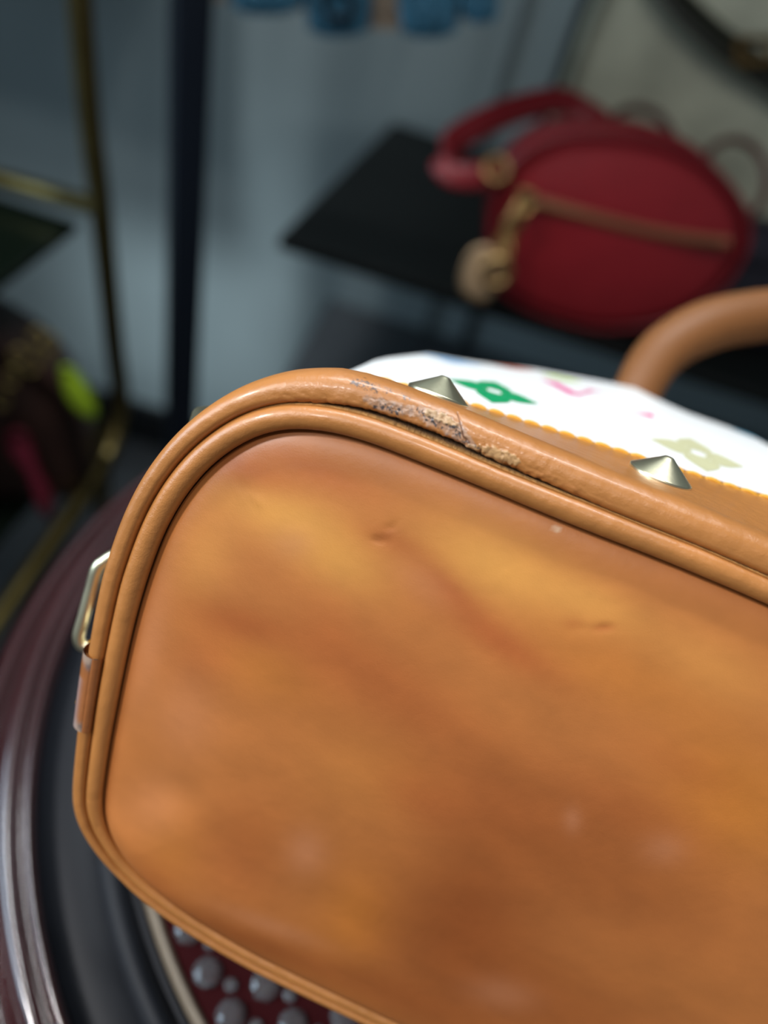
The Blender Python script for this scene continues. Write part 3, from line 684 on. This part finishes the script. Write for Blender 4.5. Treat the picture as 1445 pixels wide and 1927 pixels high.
# dark violet pouch at the right
m_vio = mat('dark_violet_nylon', lin(36, 34, 46), .45, bump=.3, bscale=200, var=.15, vscale=25)
vf = Frm((.37, .93, zs), rad(14), rad(14))
pouch = empty('pouch', vf.o, 'dark violet soft pouch standing right of the red backpack on the black shelf', 'bag')
po = spline([(-.12, 0), (-.135, .05), (-.13, .11), (-.09, .135), (0, .14), (.09, .135), (.13, .11), (.135, .05), (.12, 0), (0, -.0)], 60, True); po[:, 1] = np.maximum(po[:, 1], 0)
V, F = cushion(po, .07, .02); link('body', vf.loc(V), F, m_vio, pouch)
link('flap', *tube(vf.loc(np.array([(u, .10-.3*u*u, -.018) for u in np.linspace(-.11, .11, 16)])), .006, 8), m_vio, pouch)
link('zip_pull', *box(vf.loc(np.array([(.03, .085, -.026)]))[0], (.008, .005, .024)), m_chain, pouch, smooth=False)

# beige bag with teal ruffles hanging from the rail
m_teal = mat('teal_crochet', lin(58, 112, 138), .6, bump=.8, bscale=350, var=.25, vscale=90)
m_sand = mat('sand_canvas', lin(176, 158, 138), .65, bump=.4, bscale=300)
hq = at_y(690, 40, .86); hf = Frm((hq[0], .86, hq[2]-.012), rad(3))
hb = empty('ruffle_bag', hf.o, 'sand coloured bag with teal ruffles along its lower edge, hanging at the top', 'bag')
ho = spline([hf.hit(*q) for q in ((372, -10), (440, 6), (560, 22), (690, 56), (770, 58), (870, 42), (930, 12), (960, -110), (900, -230), (700, -290), (480, -290), (390, -170))], 70, True)
V, F = cushion(ho, .05, .01); link('body', hf.loc(V), F, m_sand, hb)
for x0, x1, yb in ((440, 570, 27), (582, 696, 68), (754, 862, 70), (870, 938, 42)):
    w_ = x1-x0
    ro_l = spline([hf.hit(*q, -.02) for q in ((x0+6, -70), (x0, yb-30), (x0+.14*w_, yb-6), (x0+.5*w_, yb), (x1-.14*w_, yb-6), (x1, yb-30), (x1-6, -70))], 64, True)
    V, F = cushion(ro_l, .016, .006, 8, 5); V[:, 2] += -.030+.0035*np.sin(V[:, 0]*420)+.0015*np.sin(V[:, 0]*900+V[:, 1]*300)
    rf = link('ruffle', hf.loc(V), F, m_teal, hb)
    if x0 == 582:
        cu_ = hf.hit(636, 6, -.04); link('ring', *tube(hf.loc(np.array([(cu_[0]+.014*cos(a), cu_[1]+.012*sin(a), -.040) for a in np.linspace(0, 2*pi, 18, endpoint=False)])), .0032, 8, True), m_post, rf)
hz = 1.46-hf.o[2]+.011; ht = float(ho[:, 1].max())-.012
for u_ in (-.12, .12):
    link('hanger_loop', *tube(spline([hf.u*u_+np.array([0, .02, ht]), hf.u*u_+np.array([0, .0, hz-.05]), hf.u*u_+np.array([0, -.02, hz]), hf.u*u_+np.array([0, -.05, hz-.05]), hf.u*u_+np.array([0, .03, ht])], 30), .005, 8), m_sand, hb)

# ------------------------------------------------------------------ brass rack on the left
m_brass = mat('aged_brass_tube', lin(104, 92, 56), .38, 1., var=.15, vscale=30)
m_glass = mat('dark_green_glass', lin(12, 19, 13), .2, spec=.3)
yR, zbar, zbot = .70, .826, .555
xt = at_y(140, -40, yR); xc = at_y(222, 770, yR)
rack = empty('brass_rack', (xc[0], yR, 0), 'tall brass tube rack with a dark glass shelf left of the dark post', 'rack')
rb0 = np.array([xc[0], yR, 0])
top_ = np.array([xt[0]-.02, yR, 1.55])
p_ = spline([top_, at_y(150, 0, yR), at_y(190, 395, yR), at_y(214, 640, yR), at_y(226, 762, yR), np.array([xc[0]+.006, yR-.035, zbot+.004]), np.array([xc[0]+.012, yR-.09, zbot]), np.array([-.308, .42, zbot]), np.array([-.30, .30, zbot])], 90)-rb0
link('post', *tube(p_, .0105, 14), m_brass, rack)
for dx, dy in ((-.02, 0), (-.30-xc[0], -.40), (-.72, 0), (-.72, -.42)):
    link('foot', *tube([(dx, dy, zbot if dx > -.1 else 1.5), (dx, dy, 0)], .0105, 12), m_brass, rack)
link('crossbar', *tube(np.array([at_y(190, 392, yR), at_y(0, 338, yR), at_y(-420, 217, yR)])-rb0, .0095, 12), m_brass, rack)
link('bottom_rail', *tube([(-.02, 0, zbot), (-.72, 0, zbot)], .0095, 12), m_brass, rack)
xe = at_y(150, 430, yR)[0]
bevel(link('glass_shelf', *box((-.375, -.24, zbar-.022), (.665, .48, .010)), m_glass, rack, smooth=False), .002)
bevel(link('base_shelf', *box((-.37, -.20, zbot-.006), (.68, .40, .008)), m_glass, rack, smooth=False), .002)
# dark brown bag with coloured appliques on the rack's lower shelf
m_dbr = mat('dark_brown_leather', lin(46, 28, 22), .45, spec=.3, bump=.3, bscale=300, var=.25, vscale=20)
bfz = zbot-.002
bf = Frm((-.445, .52, bfz), rad(26), rad(6))
bb = empty('brown_bag', bf.o, 'dark brown bag with a lime leaf and a pink trim, standing in the brass rack', 'bag')
bo = spline([(-.15, 0), (-.165, .08), (-.14, .17), (-.06, .195), (.05, .19), (.125, .14), (.15, .07), (.14, 0), (0, 0)], 70, True); bo[:, 1] = np.maximum(bo[:, 1], 0)
V, F = cushion(bo, .11, .018); link('body', bf.loc(V), F, m_dbr, bb)
def patch(name, pts, rgb, w_, label, th=.004):
    O = spline([bf.hit(*q, w_) for q in pts], 30, True); V, F = cushion(O, th, .003, 5, 5); V[:, 2] += w_-th-.001
    return tag(link(name, bf.loc(V), F, mat(name+'_cloth', lin(*rgb), .5, bump=.2, bscale=300), bb), label)
patch('leaf', [(112, 690), (135, 690), (160, 715), (180, 755), (184, 780), (165, 782), (140, 765), (120, 735)], (164, 198, 40), -.022, 'lime green leaf')
patch('trim', [(12, 815), (40, 805), (60, 830), (75, 880), (100, 930), (98, 970), (78, 965), (60, 915), (40, 870), (15, 845)], (120, 28, 50), -.022, 'pink leather trim')
for px_, py_ in ((70, 630), (95, 640), (60, 680), (35, 665), (20, 705), (5, 745), (78, 660)):
    u_, v_ = bf.hit(px_, py_, -.02); an = np.linspace(0, 2*pi, 14, endpoint=False)
    link('chain_link', *tube(bf.loc(np.array([(u_+.006*cos(a), v_+.007*sin(a), -.026+.004*sin(a)) for a in an])), .0022, 6, True), m_brass, bb)
